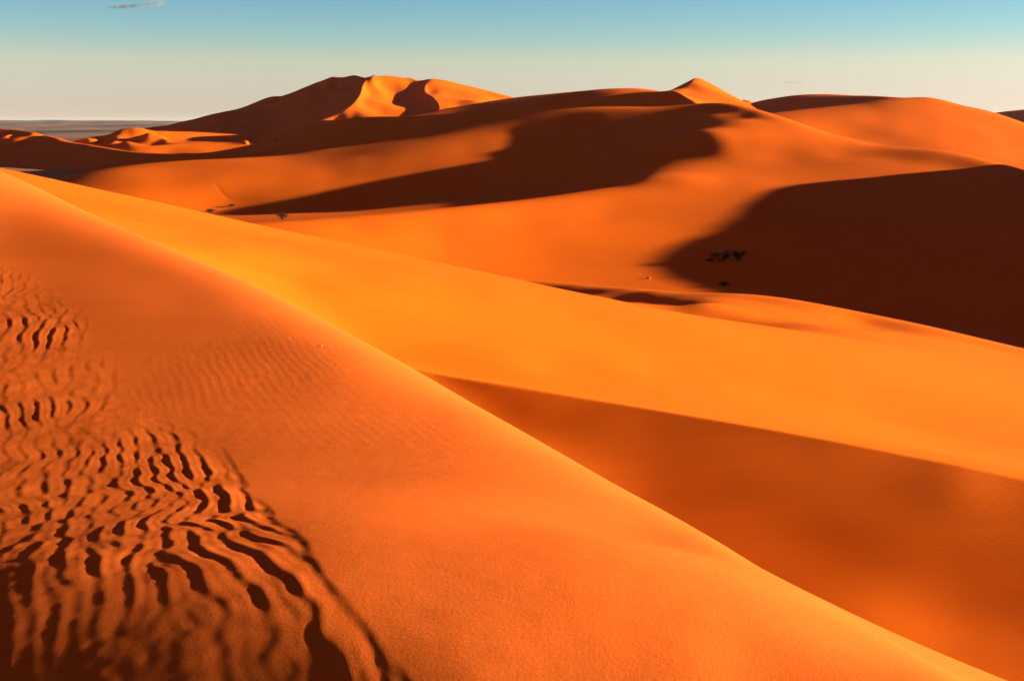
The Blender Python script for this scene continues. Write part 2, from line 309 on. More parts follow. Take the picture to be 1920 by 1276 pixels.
# low sunlit dune in front of it, left --------------------------------------------------------
HS = [(120, 274, 646), (147, 267, 650), (165, 258.5, 652), (190, 254, 653), (208, 250.5, 653), (216, 246, 653), (232, 241, 654), (250, 239.5, 655), (265, 240.5, 656), (280, 244, 658), (310, 246, 662), (345, 247, 666), (400, 249.5, 670), (465, 254, 674), (520, 262, 678), (570, 275, 680)]
HK = [(195, 275, 604), (205, 271, 609), (215, 265, 616), (221, 259, 625), (215, 256, 636), (212, 252, 646), (214, 248, 652)]
low_lit = Surface(-24, -6, 480, 950, 64, 40, 5e-5)
low_lit.pos(HS, 300, sil=2).pos(HK, 100, step=5).apron(HS, (0, 1), .2, (15, 40, 90), 20)
low_lit.pos([(225, 268, 602), (240, 267, 603), (270, 273, 592), (330, 270.5, 594), (390, 271, 592), (460, 273, 590), (540, 276, 590)], 60)
low_lit.apron([(225, 268, 602), (270, 273, 592), (330, 270.5, 594), (390, 271, 592), (460, 273, 590), (540, 276, 590)], (0, -1), .2, (12, 30, 60), 30)
low_lit.apron(HK[1:5], (1, 0), .08, (4, 10, 20), 20, 5).solve(1)
low_shade = Surface(-24, -6, 480, 950, 64, 40, 5e-5)
low_shade.pos(HS[:6], 300, sil=2).pos(HK, 100, step=5).apron(HK[1:5], (-1, -.1), .3, (4, 10, 20), 20, 5).apron(HS[:6], (0, 1), .2, (15, 40, 90), 20)
low_shade.pos([(150, 274, 606), (180, 276, 604)], 20).pos([(260, 234, 655), (300, 234, 660), (240, 246, 630), (260, 250, 600), (300, 250, 600), (400, 234, 650)], 10).solve(1)

# cone --------------------------------------------------------------------------------------------
GS = [(1180, 200, 660), (1215, 186, 662), (1250, 172.5, 664), (1275, 160.5, 668), (1303, 146.5, 672), (1312, 147.5, 673), (1330, 155, 674), (1360, 172, 674), (1390, 187.5, 672), (1402, 194, 670), (1440, 212, 665)]
GK = [(1303, 146.5, 672), (1298, 153, 660), (1292, 160, 648), (1287, 166.5, 637), (1277, 169, 628), (1268, 170.5, 622), (1275, 176.5, 610), (1285, 183.5, 598), (1300, 190.5, 586), (1312, 194, 578), (1320, 198, 570)]
cone_lit = Surface(4, 16, 480, 900, 50, 34, 3e-4)
cone_lit.pos(GS[4:], 500, sil=4, step=6).pos(GK, 500, step=5)
cone_lit.pos([(1340, 193, 590), (1380, 197, 600)], 20)
cone_lit.lean([(1310, 160, .22), (1330, 175, .25), (1300, 178, .26), (1350, 182, .27), (1320, 186, .28)], .5).solve(3)
cone_shade = Surface(4, 16, 480, 900, 50, 34, 3e-4)
cone_shade.pos(GS[:5], 500, sil=4, step=6).pos(GK, 500, step=5)
cone_shade.pos([(1230, 196, 570), (1260, 196, 560)], 20).xyz([(50, 640, -5)], 3)
cone_shade.lean([(1285, 160, -.12), (1270, 166, -.1), (1260, 185, -.1)], .5).solve(3)

# right-hand dune and the dark one behind it ---------------------------------------------------
RS = [(1400, 222, 470), (1440, 213, 476), (1480, 208, 484), (1530, 203, 494), (1570, 199, 502), (1600, 195.5, 508), (1650, 188, 517), (1690, 184, 522), (1750, 184, 526), (1765, 187, 526), (1800, 196.5, 526), (1860, 210, 524), (1920, 230, 520), (2000, 258, 515)]
right_slope = Surface(8, 34, 390, 800, 50, 30, 5e-4)
right_slope.pos(RS, 500, sil=4)
right_slope.pos([(1550, 258, 440), (1640, 275, 432), (1760, 285, 430), (1900, 318, 420), (1480, 240, 440)], 3)
right_slope.xyz([(120, 640, -12), (220, 620, -12), (300, 560, -14)], 3)
right_slope.lean([(1500, 220, .15), (1560, 225, .155), (1620, 215, .16), (1600, 245, .15), (1700, 200, .18), (1700, 240, .18), (1660, 268, .14), (1780, 220, .24), (1780, 260, .22), (1850, 240, .26), (1880, 290, .27)], .6).solve(4)
DS = [(1360, 214, 780), (1405, 194.5, 760), (1440, 186, 735), (1480, 180, 705), (1520, 177.5, 675), (1570, 177.5, 640), (1640, 180, 600), (1690, 183.5, 572), (1760, 195, 552), (1840, 215, 540)]
dark_crest = Surface(8, 30, 500, 850, 44, 28, 5e-4)
dark_crest.pos(DS, 500, sil=4).pos([(1450, 212, 600), (1540, 204, 575), (1620, 196, 560)], 3)
dark_crest.lean([(1450, 200, -.05), (1520, 190, -.05), (1580, 187, -.05), (1640, 184, -.05)], .8).xyz([(100, 750, -14), (250, 750, -14)], 3).solve(3)

print('solved', round(time.time() - T0, 1), 's')

def smooth01(x):
    x=np.clip(x,0,1); return x*x*(3-2*x)
def windowed(fn,a0,a1,r0,r1,ea,er0,er1,floor=FLOOR-3):
    def f(a,q):
        z=fn(a,q)
        A0,A1,Q0,Q1=math.radians(a0),math.radians(a1),math.log(r0),math.log(r1)
        wa=smooth01((a-A0)/math.radians(ea))*smooth01((A1-a)/math.radians(ea)) if ea else np.ones(len(a))
        wq=(smooth01((q-Q0)/er0) if er0 else 1)*(smooth01((Q1-q)/er1) if er1 else 1)*np.ones(len(q))
        return floor+(z-floor)*wa[:,None]*wq[None,:]
    return f
def mid_fn(a,q): return smin(mid_top.z_grid(a,q), mid_face.z_grid(a,q), .015)
def far_fn(a,q):
    b=smin(far_bowl.z_grid(a,q),far_right.z_grid(a,q),.3)
    return smin(far_left.z_grid(a,q),b,.3)
two=lambda A,B,k:(lambda a,q:smin(A.z_grid(a,q),B.z_grid(a,q),k))
# the dune out of frame on the right: its crest line and height follow from the shadow it throws
SH_N=np.array([40,60,72,90,100,119.9,128.7,137.4,144.2,151.2,159,166.9,174.6,183.7,189.3,193.2,197.8,201.6,205.8,207.9,210.6,216,225,240,270])
SH_S=np.array([40,40,41,41,40.5,40.1,40.7,42.3,44.7,48.6,54.5,59.2,63.1,68.1,72.8,78.9,89.4,101,113.4,124,130,150,175,200,240])
SH_Z=np.array([-24,-20,-19,-18.6,-18.3,-17.5,-16.85,-16.45,-16.15,-15.65,-15.0,-14.1,-13.2,-12.3,-11.4,-10.8,-10.2,-9.7,-9.1,-8.3,-8.1,-10,-14,-19,-26])
def shade_fn(a,q):
    r=np.exp(q)[None,:]; X=r*np.sin(a)[:,None]; Y=r*np.cos(a)[:,None]
    s=X*math.cos(SUN_A)+Y*math.sin(SUN_A); n=-X*math.sin(SUN_A)+Y*math.cos(SUN_A)
    sq=.643*n+30
    h=np.interp(n,SH_N,SH_Z)+(sq-np.interp(n,SH_N,SH_S))*math.tan(SUN_E); d=s-sq
    z=h-np.where(d<0,-d*.56,d*.2)
    return np.maximum(z,FLOOR-3)
# name, height field, bearing range, distance range, edge fades
LAYERS=[('side_dune',shade_fn,23.5,66,60,420,.5,.1,.1),('near_dune',near_flank.z_grid,-46,46,2.4,125,0,0,.2),
('middle_dune',mid_fn,-44,44,8.5,165,4,.15,.12),
('crescent_dune',crescent.z_grid,-31,33,97,470,3,.02,.12),
('banded_dune',two(band_top,band_face,.3),-25,15,345,780,4,.1,.15),
('left_dune',two(left_top,left_face,.3),-41,-11,380,930,4,.08,.1),
('far_dune',far_fn,-22,5,560,1180,2,.08,.1),
('low_dune',two(low_lit,low_shade,.2),-22,-7,540,860,1.5,.04,.12),
('cone_dune',two(cone_lit,cone_shade,.2),4.5,15,500,880,1.5,.04,.12),
('right_dune',right_slope.z_grid,9,33,400,780,2,.04,.12),
('dark_dune',dark_crest.z_grid,8.5,29.5,520,840,2.5,.04,.06)]

LAYER = {L_[0]: (windowed(*L_[1:]), L_[2], L_[3], L_[4], L_[5]) for L_ in LAYERS}

# ------------------------------------------------------------------ small helpers
C = bpy.context.scene.collection
rng = np.random.default_rng(7)

def tag(o, label=None, cat=None, group=None, kind=None):
    if label: o['label'] = label
    if cat: o['category'] = cat
    if group: o['group'] = group
    if kind: o['kind'] = kind
    return o

def link(name, me, parent=None):
    o = bpy.data.objects.new(name, me); C.objects.link(o)
    if parent is not None: o.parent = parent
    return o

def empty(name, loc):
    o = bpy.data.objects.new(name, None); C.objects.link(o)
    o.location = loc; o.empty_display_size = .3
    return o

def quads(name, co, F, mat, smooth=True):
    me = bpy.data.meshes.new(name)
    co = np.asarray(co, np.float32); F = np.asarray(F, np.int32); k = F.shape[1]
    me.vertices.add(len(co)); me.vertices.foreach_set('co', co.ravel())
    me.loops.add(F.size); me.loops.foreach_set('vertex_index', F.ravel())
    me.polygons.add(len(F)); me.polygons.foreach_set('loop_start', np.arange(0, F.size, k, dtype=np.int32))
    me.polygons.foreach_set('use_smooth', np.full(len(F), smooth))
    me.update(calc_edges=True)
    me.materials.append(mat)
    return me

def grid_mesh(name, X, Y, Z, mat, attr=None):
    n, m = X.shape
    i = np.arange(n - 1)[:, None] * m + np.arange(m - 1)[None, :]
    F = np.stack([i, i + m, i + m + 1, i + 1], -1).reshape(-1, 4)[:, ::-1]
    co = np.stack([X.ravel(), Y.ravel(), Z.ravel()], 1)
    me = quads(name, co, F, mat)
    if me.polygons[0].normal.z < 0:
        me.flip_normals()
    if attr is not None:
        for key, v in attr.items():
            at = me.attributes.new(key, 'FLOAT', 'POINT'); at.data.foreach_set('value', v.ravel().astype(np.float32))
    return link(name, me)

def vnoise(x, y, seed):
    """smooth value noise in [-1, 1]"""
    xi = np.floor(x).astype(np.int64); yi = np.floor(y).astype(np.int64)
    u = x - xi; v = y - yi
    u = u * u * u * (u * (u * 6 - 15) + 10); v = v * v * v * (v * (v * 6 - 15) + 10)
    def h(a, b):
        k = (a * 374761393 + b * 668265263 + seed * 1442695041) & 0xffffffff
        k = ((k ^ (k >> 13)) * 1274126177) & 0xffffffff
        return ((k ^ (k >> 16)) & 0xffff) / 32767.5 - 1
    return (h(xi, yi) * (1 - u) * (1 - v) + h(xi + 1, yi) * u * (1 - v) + h(xi, yi + 1) * (1 - u) * v + h(xi + 1, yi + 1) * u * v)

def fbm(x, y, seed, o=3):
    s = 0; a = 1
    for k in range(o):
        s = s + a * vnoise(x * 2 ** k, y * 2 ** k, seed + k); a *= .5
    return s

def stretch(lo, hi, mid0, mid1, n_mid, n_out):
    """coordinates dense between mid0 and mid1 and sparse outside"""
    parts = []
    if lo < mid0: parts.append(np.linspace(lo, mid0, n_out, endpoint=False))
    parts.append(np.linspace(mid0, mid1, n_mid))
    if hi > mid1: parts.append(np.linspace(mid1, hi, n_out + 1)[1:])
    return np.concatenate(parts)

def dune(name, fn, na, nr, mat, relief=None, rows=None):
    """fn: (key of LAYER) -> one height field mesh about the viewpoint, its own solid dune"""
    f, a0, a1, r0, r1 = fn
    a = np.radians(stretch(a0, a1, max(a0, -23.6), min(a1, 23.6), na, 60))
    q = np.linspace(math.log(r0), math.log(r1), nr) if rows is None else rows
    z = f(a, q); r = np.exp(q)[None, :]
    X = r * np.sin(a)[:, None]; Y = r * np.cos(a)[:, None]
    attr = None
    if relief is not None:
        z, attr = relief(X, Y, z)
    o = grid_mesh(name, X, Y, z + CAM_Z, mat, attr)
    return tag(o, kind='structure')

def ground_at(px, py, names=None):
    """point where a direction seen in the photograph meets the nearest dune, and its distance"""
    a, t = pix([px], [py]); best = None
    for nm, L in LAYER.items():
        if names and nm not in names: continue
        f, a0, a1, r0, r1 = L
        if not (math.radians(a0) <= a[0] <= math.radians(a1)): continue
        q = np.linspace(math.log(r0), math.log(r1), 4000)
        T = f(a, q)[0] / np.exp(q)
        k = np.argmax(T >= t[0])
        if T[k] >= t[0]:
            r = math.exp(q[k])
            if best is None or r < best: best = r
    if best is None: best = (FLOOR) / t[0]
    return Vector((best * math.sin(a[0]), best * math.cos(a[0]), best * t[0] + CAM_Z)), best

# ------------------------------------------------------------------ materials
def mat(name):
    m = bpy.data.materials.new(name); m.use_nodes = True
    return m, m.node_tree.nodes, m.node_tree.links
def N_(N, t, **k):
    n = N.new('ShaderNode' + t)
    for a, v in k.items():
        if hasattr(n, a): setattr(n, a, v)
        else: n.inputs[a].default_value = v
    return n

def sand(name, col, fine=1.0, ripple=False):
    m, N, L = mat(name); b = N['Principled BSDF']
    geo = N_(N, 'NewGeometry')
    n1 = N_(N, 'TexNoise', Scale=.035, Detail=3.0, Roughness=.5); L.new(geo.outputs['Position'], n1.inputs['Vector'])
    n2 = N_(N, 'TexNoise', Scale=90.0, Detail=4.0, Roughness=.7); L.new(geo.outputs['Position'], n2.inputs['Vector'])
    mp = N_(N, 'Mapping'); mp.inputs['Scale'].default_value = (.25, 1.1, .5); mp.inputs['Rotation'].default_value = (0, 0, math.radians(25))
    L.new(geo.outputs['Position'], mp.inputs['Vector'])
    n3 = N_(N, 'TexNoise', Scale=.9, Detail=5.0, Roughness=.6); L.new(mp.outputs['Vector'], n3.inputs['Vector'])
    def ramp(src, lo, hi, c0, c1):
        r = N_(N, 'MapRange'); r.inputs['From Min'].default_value = lo; r.inputs['From Max'].default_value = hi
        r.inputs['To Min'].default_value = c0; r.inputs['To Max'].default_value = c1
        L.new(src, r.inputs['Value']); return r.outputs['Result']
    v = N_(N, 'Math', operation='MULTIPLY'); L.new(ramp(n1.outputs['Fac'], .3, .7, .93, 1.07), v.inputs[0]); L.new(ramp(n2.outputs['Fac'], .25, .75, 1 - .20 * fine, 1 + .20 * fine), v.inputs[1])
    v2 = N_(N, 'Math', operation='MULTIPLY'); L.new(v.outputs[0], v2.inputs[0]); L.new(ramp(n3.outputs['Fac'], .3, .7, .95, 1.05), v2.inputs[1])
    mx = N_(N, 'VectorMath', operation='SCALE'); mx.inputs[0].default_value = col; L.new(v2.outputs[0], mx.inputs['Scale'])
    L.new(mx.outputs['Vector'], b.inputs['Base Color'])
    b.inputs['Roughness'].default_value = .85
    b.inputs['Specular IOR Level'].default_value = .01
    b.inputs['Sheen Weight'].default_value = SHEEN; b.inputs['Sheen Roughness'].default_value = .35; b.inputs['Sheen Tint'].default_value = (1, .8, .7, 1)
    n4 = N_(N, 'TexNoise', Scale=45.0, Detail=6.0, Roughness=.75); L.new(geo.outputs['Position'], n4.inputs['Vector'])
    bp = N_(N, 'Bump', Strength=.35 * fine); bp.inputs['Distance'].default_value = .012
    L.new(n4.outputs['Fac'], bp.inputs['Height'])
    n5 = N_(N, 'TexNoise', Scale=190.0, Detail=3.0, Roughness=.8); L.new(geo.outputs['Position'], n5.inputs['Vector'])
    bq = N_(N, 'Bump', Strength=.55 * fine); bq.inputs['Distance'].default_value = .004
    L.new(n5.outputs['Fac'], bq.inputs['Height']); L.new(bp.outputs['Normal'], bq.inputs['Normal'])
    bp = bq; last = bp
    if ripple:
        at = N_(N, 'Attribute', attribute_name='ripple')
        mp2 = N_(N, 'Mapping'); mp2.inputs['Rotation'].default_value = (0, 0, math.radians(27)); L.new(geo.outputs['Position'], mp2.inputs['Vector'])
        w = N_(N, 'TexWave', wave_type='BANDS', bands_direction='Y', Scale=4.2, Distortion=3.0, Detail=2.0)
        w.inputs['Detail Scale'].default_value = .6
        L.new(mp2.outputs['Vector'], w.inputs['Vector'])
        ml = N_(N, 'Math', operation='MULTIPLY'); L.new(w.outputs['Fac'], ml.inputs[0]); L.new(at.outputs['Fac'], ml.inputs[1])
        b2 = N_(N, 'Bump', Strength=.7); b2.inputs['Distance'].default_value = .005
        L.new(ml.outputs[0], b2.inputs['Height']); L.new(bp.outputs['Normal'], b2.inputs['Normal']); last = b2
    L.new(last.outputs['Normal'], b.inputs['Normal'])
    return m

SAND = sand('sand', SAND_COL)
SAND_NEAR = sand('sand_near', (.455, .085, .013), 1.0)
SAND_MID = sand('sand_rippled', (.49, .090, .005), 1.0, True)

def plain_mat(name, col, rough=.9, var=.25, scale=8.0):
    m, N, L = mat(name); b = N['Principled BSDF']
    geo = N_(N, 'NewGeometry'); n = N_(N, 'TexNoise', Scale=scale, Detail=4.0); L.new(geo.outputs['Position'], n.inputs['Vector'])
    r = N_(N, 'MapRange'); r.inputs['From Min'].default_value = .3; r.inputs['From Max'].default_value = .7
    r.inputs['To Min'].default_value = 1 - var; r.inputs['To Max'].default_value = 1 + var; L.new(n.outputs['Fac'], r.inputs['Value'])
    mx = N_(N, 'VectorMath', operation='SCALE'); mx.inputs[0].default_value = col; L.new(r.outputs['Result'], mx.inputs['Scale'])
    L.new(mx.outputs['Vector'], b.inputs['Base Color']); b.inputs['Roughness'].default_value = rough
    b.inputs['Specular IOR Level'].default_value = .15
    return m
TWIG = plain_mat('dry_twig', (.035, .014, .006), scale=20)
LEAF = plain_mat('scrub_leaf', (.014, .008, .003), scale=6)
STRAW = plain_mat('straw', (.42, .26, .09), scale=30)
STONE = plain_mat('pebble', (.45, .30, .17), scale=60)
CLOTH = plain_mat('dark_cloth', (.03, .022, .025), scale=10)
CLOTH2 = plain_mat('pale_cloth', (.35, .30, .26), scale=10)
SKIN = plain_mat('skin', (.30, .16, .09), .6, .08)
HAIR = plain_mat('hair', (.02, .014, .01), .6, .1)

# gravel plain: pinkish pans and dark stony bands
def gravel():
    m, N, L = mat('gravel'); b = N['Principled BSDF']
    geo = N_(N, 'NewGeometry')
    mp = N_(N, 'Mapping'); mp.inputs['Scale'].default_value = (.0030, .00022, .02); L.new(geo.outputs['Position'], mp.inputs['Vector'])
    n = N_(N, 'TexNoise', Scale=1.0, Detail=7.0, Roughness=.62); L.new(mp.outputs['Vector'], n.inputs['Vector'])
    cr = N_(N, 'ValToRGB'); cr.color_ramp.elements[0].position = .40; cr.color_ramp.elements[1].position = .62
    cr.color_ramp.elements[0].color = (.035, .034, .045, 1); cr.color_ramp.elements[1].color = (.21, .105, .07, 1)
    L.new(n.outputs['Fac'], cr.inputs['Fac'])
    n2 = N_(N, 'TexNoise', Scale=.35, Detail=5.0, Roughness=.7); L.new(geo.outputs['Position'], n2.inputs['Vector'])
    mr = N_(N, 'MapRange'); mr.inputs['To Min'].default_value = .75; mr.inputs['To Max'].default_value = 1.25; L.new(n2.outputs['Fac'], mr.inputs['Value'])
    mx = N_(N, 'VectorMath', operation='SCALE'); L.new(cr.outputs['Color'], mx.inputs[0]); L.new(mr.outputs['Result'], mx.inputs['Scale'])
    ln = N_(N, 'VectorMath', operation='LENGTH'); L.new(geo.outputs['Position'], ln.inputs[0])
    nr = N_(N, 'MapRange'); nr.inputs['From Min'].default_value = 700; nr.inputs['From Max'].default_value = 1600; L.new(ln.outputs['Value'], nr.inputs['Value'])
    mc = N_(N, 'Mix', data_type='RGBA'); mc.inputs[6].default_value = (.25, .10, .05, 1); L.new(nr.outputs['Result'], mc.inputs['Factor']); L.new(mx.outputs['Vector'], mc.inputs[7])
    L.new(mc.outputs[2], b.inputs['Base Color']); b.inputs['Roughness'].default_value = .95; b.inputs['Specular IOR Level'].default_value = .05
    return m
GRAVEL = gravel()

# ------------------------------------------------------------------ relief of the near dune: wind ripples
EDGE = np.array([(-12.5, 27.0), (-9.46, 22.56), (-8.05, 20.9), (-6.33, 18.2), (-5.09, 15.5), (-3.98, 13.1), (-3.2, 12.0), (-2.72, 10.9), (-2.37, 10.0), (-1.64, 7.84), (-1.2, 6.4), (-1.0, 5.78), (-.77, 5.2), (-.49, 4.7), (-.2, 4.2), (.1, 3.2), (.3, 2.0)])
def edge_dist(X, Y):
    """distance west of the line where the ripple field ends (negative on the smooth side)"""
    D = np.full(X.shape, 1e9); S = np.zeros(X.shape)
    for (x0, y0), (x1, y1) in zip(EDGE[:-1], EDGE[1:]):
        dx, dy = x1 - x0, y1 - y0; l2 = dx * dx + dy * dy
        t = np.clip(((X - x0) * dx + (Y - y0) * dy) / l2, 0, 1)
        d = np.hypot(X - x0 - t * dx, Y - y0 - t * dy)
        s = (X - x0) * dy - (Y - y0) * dx
        k = d < D; D = np.where(k, d, D); S = np.where(k, s, S)
    return D * np.sign(S)
def ripple_field(lam, seed, nu=1500, nv=1800, du=.0125, dv=.02, bw=.16, ang=.20):
    """wind ripples: narrow-band noise crossing the wind, with the forks and gaps real trains have"""
    g = np.random.default_rng(seed)
    ku = np.fft.fftfreq(nu, du)[:, None]; kv = np.fft.fftfreq(nv, dv)[None, :]
    k0 = 1 / lam
    S = np.exp(-.5 * ((np.hypot(ku, kv) - k0) / (bw * k0)) ** 2 - .5 * (np.arctan2(kv, ku) / ang) ** 2) * (ku > 0)
    f = np.fft.ifft2(S * np.exp(2j * np.pi * g.random((nu, nv))))
    return f / np.sqrt((np.abs(f) ** 2).mean())
def near_relief(X, Y, z):
    h = np.zeros_like(z)
    box = (Y < 31) & (X < 1.4) & (Y > 1.5) & (X > -16)
    x, y = X[box], Y[box]
    e = edge_dist(x, y)
    wob = .16 * fbm(x * .55, y * .55, 3, 2)
    u = .94 * x + .35 * y; v = -.35 * x + .94 * y
    u2 = u + .10 * vnoise(u * .8, v * .55, 11) + .05 * vnoise(u * 1.9, v * 1.4, 12)
    def sample(f, du=.0125, dv=.02):
        fu = (u2 + 9) / du; fv = (v + .5) / dv
        i = np.clip(fu.astype(int), 0, f.shape[0] - 2); k = np.clip(fv.astype(int), 0, f.shape[1] - 2)
        a = np.clip(fu - i, 0, 1); c = np.clip(fv - k, 0, 1)
        return f[i, k] * (1 - a) * (1 - c) + f[i + 1, k] * a * (1 - c) + f[i, k + 1] * (1 - a) * c + f[i + 1, k + 1] * a * c
    def train(f):
        s = sample(f); A = np.abs(s); ph = np.angle(s)
        p = .5 + .42 * (np.cos(ph) - .38 * np.sin(2 * ph))
        return p * np.minimum(A, 1.6) ** .8
    near_t = train(ripple_field(.165, 5)); far_t = train(ripple_field(.19, 6))
    wfar = smooth01((v - 12.0) / 1.6)
    patch = np.clip(.80 + .55 * fbm(u * .8 + 7, v * .45, 21, 2), .1, 1.3)
    up = smooth01((y - 9) / 4)
    field = smooth01((e + .5 * wob * up + .01) / (.16 + .6 * up))
    reach = .62 + (y - 5) * .5
    field = field * (.10 + .90 * smooth01((reach + .4 - e + wob) / .9))
    far_fade = smooth01((25.0 - v * .8 - np.abs(u) * .2 + wob * 3) / 6.0)
    gap = 1 - .6 * np.exp(-((v - 12.6 + .6 * wob * 4) / .5) ** 2)
    edge_gain = 1 + 1.3 * np.exp(-np.maximum(e, 0) / .45) * smooth01((11 - y) / 3)
    r = edge_gain * (RIP_NEAR * near_t * (1 - wfar) + RIP_FAR * far_t * wfar) * patch * field * far_fade * gap
    # smooth sand overlapping the ripple field: small steps down along its edge
    st = smooth01((11.4 - y) / 2.4)
    e2 = e + .05 * vnoise(x * 1.3, y * 1.3, 33) + .012 * vnoise(x * 5, y * 5, 34)
    step = -STEP * smooth01((e2 + .02) / .07) * st * (1 - .6 * smooth01((e2 - .1) / .5))
    step2 = -.55 * STEP * smooth01((e2 - .17) / .07) * st * (1 - .9 * smooth01((e2 - .28) / .4)) * smooth01((10 - y) / 2)
    lump = .005 * fbm(x * 2.1, y * 2.1, 31, 3) * field
    h[box] = r + step + step2 + lump
    # faint relief everywhere: shallow scours and fine wind texture
    g = .0014 * fbm(X * 7, Y * 7, 41, 2) * (Y < 16) + .010 * vnoise(X * .9, Y * .5, 44) * smooth01((30 - Y) / 20)
    fine = .0004 * np.cos(2 * np.pi * (.94 * X + .35 * Y + .05 * fbm(X * 1.2, Y * 1.2, 47, 2)) / .11) * np.clip(fbm(X * .35, Y * .35, 48, 2), 0, 1) * smooth01((22 - Y) / 8)
    return z + h + g * .6 + fine, None
def mid_relief(X, Y, z):
    # faint ripple train low on the shaded face, used by the sand's bump
    P = np.array(MIDR)
    u = X * P[0] + Y * P[1]; v = -X * P[1] + Y * P[0]
    m = smooth01((u - P[2]) / 1.0) * smooth01((P[3] - u) / 1.2) * smooth01((v - P[4]) / 1.5) * smooth01((P[5] - v) / 2.5)
    m = m * np.clip(.55 + .8 * fbm(X * .35, Y * .35, 51, 2), 0, 1)
    g = .05 * fbm(X * .12, Y * .12, 54, 2) * .35
    return z + g * .5, {'ripple': m}
FEET = np.array([(403, 343), (408, 350), (412, 357), (417, 363), (424, 369), (430, 373)], float)
def cres_relief(X, Y, z):
    h = np.zeros_like(z)
    a, t = pix(FEET[:, 0], FEET[:, 1])
    pts = []
    for px, py in FEET:
        p, _ = ground_at(px, py, ('crescent_dune',)); pts.append((p.x, p.y))
    pts = np.array(pts); s = np.linspace(0, len(pts) - 1, 34)
    xs = np.interp(s, np.arange(len(pts)), pts[:, 0]); ys = np.interp(s, np.arange(len(pts)), pts[:, 1])
    for k in range(len(s)):
        xx = xs[k] + (.3 if k % 2 else -.3); d2 = (X - xx) ** 2 + ((Y - ys[k]) * .6) ** 2
        h -= .028 * np.exp(-d2 / .10)
    h += .03 * fbm(X * .05, Y * .05, 61, 3)
    return z + h, None
def far_relief(scale, amp, seed):
    return lambda X, Y, z: (z + amp * fbm(X * scale, Y * scale, seed, 3), None)
def low_relief(X, Y, z):
    # tussocky hummocks on the low sunlit dune
    h = .15 * fbm(X * .06, Y * .06, 71, 3)
    for px, py, s, k in ((263, 262, 3.0, 1.6), (272, 266, 2.6, 1.8), (281, 267.5, 2.4, 2.0), (289, 265, 2.2, 1.6), (297, 267, 2.6, 1.8), (306, 266, 2.0, 1.4), (312, 268, 2.2, 1.2)):
        p, r = ground_at(px, py, ('low_dune',))
        d2 = (X - p.x) ** 2 + (Y - p.y) ** 2
        h += k * np.exp(-d2 / (2 * s * s))
    return z + h, None

# ------------------------------------------------------------------ the dunes
rows_near = np.concatenate([np.linspace(math.log(2.3), math.log(3.6), 60, endpoint=False), np.linspace(math.log(3.6), math.log(26), 900, endpoint=False), np.linspace(math.log(26), math.log(120), 240)])
near_dune = dune('near_dune', LAYER['near_dune'], NA[0], 0, SAND_NEAR, near_relief, rows_near)
middle_dune = dune('middle_dune', LAYER['middle_dune'], NA[1], NR[1], SAND_MID, mid_relief)
crescent_dune = dune('crescent_dune', LAYER['crescent_dune'], NA[2], NR[2], SAND, cres_relief)
banded_dune = dune('banded_dune', LAYER['banded_dune'], NA[3], NR[3], SAND, far_relief(.04, .12, 81))
left_dune = dune('left_dune', LAYER['left_dune'], NA[4], NR[3], SAND, far_relief(.04, .12, 82))
far_dune = dune('far_dune', LAYER['far_dune'], NA[2], NR[4], SAND, far_relief(.03, .07, 83))
low_dune = dune('low_dune', LAYER['low_dune'], NA[4], NR[3], SAND, low_relief)
cone_dune = dune('cone_dune', LAYER['cone_dune'], NA[4], NR[3], SAND, far_relief(.05, .1, 84))
right_dune = dune('right_dune', LAYER['right_dune'], NA[4], NR[3], SAND, far_relief(.03, .2, 85))
dark_dune = dune('dark_dune', LAYER['dark_dune'], NA[4], NR[3], SAND, far_relief(.03, .2, 86))
def side():
    f, a0, a1, r0, r1 = LAYER['side_dune']
    a = np.radians(np.linspace(a0, a1, 420)); q = np.linspace(math.log(r0), math.log(r1), 420)
    z = f(a, q); r = np.exp(q)[None, :]; X = r * np.sin(a)[:, None]; Y = r * np.cos(a)[:, None]
    return tag(grid_mesh('side_dune', X, Y, z + .12 * fbm(X * .05, Y * .05, 87, 3) + CAM_Z, SAND), kind='structure')
side_dune = side()
for o, lab in ((near_dune, 'smooth orange sand dune with wind ripples filling the lower left foreground'),
               (middle_dune, 'bright orange dune flank with a sharp ridge above a brownish shaded face'),
               (crescent_dune, 'large crescent dune with a dark shadowed bowl and long sunlit front slope'),
               (banded_dune, 'long dark red dune face with a thin sunlit orange top'),
               (left_dune, 'low dark dune at the left edge with a sunlit cap'),
               (far_dune, 'tallest far dune with a dark left face and bright hollow on its summit'),
               (low_dune, 'small bright orange dune before the far gravel plain'),
               (cone_dune, 'pointed cone shaped sunlit dune on the skyline'),
               (right_dune, 'broad sunlit orange dune slope at the right skyline'),
               (dark_dune, 'dark dune crest behind the broad right hand slope'),
               (side_dune, 'dune outside the frame at the right that throws the big shadow')):
    tag(o, lab, 'dune')

# far dune remnants on the skyline: solid low mounds
def mound(name, px0, px1, py_base, profile, r, depth, label):
    n, m = 60, 30
    px = np.linspace(px0, px1, n)
    top = np.interp(px, [p[0] for p in profile], [p[1] for p in profile])
    X = np.zeros((n, m)); Y = X.copy(); Z = X.copy()
    for i in range(n):
        a, t = pix([px[i]], [top[i]]); a2, tb = pix([px[i]], [py_base])
        for j in range(m):
            s = -1 + 2 * j / (m - 1)
            rr = r + s * depth
            w = (1 - abs(s) ** 1.6)
            X[i, j] = rr * math.sin(a[0]); Y[i, j] = rr * math.cos(a[0])
            Z[i, j] = (FLOOR - 12) * (1 - w) + r * t[0] * w
    return tag(grid_mesh(name, X, Y, Z + CAM_Z, SAND), label, 'dune', kind='structure')
mound('distant_dune', 1820, 2010, 232, [(1820, 226), (1845, 217), (1862, 211.5), (1890, 208), (1920, 205), (1960, 202), (2010, 212)], 1150, 160, 'purple brown distant dune at the right edge of the skyline')
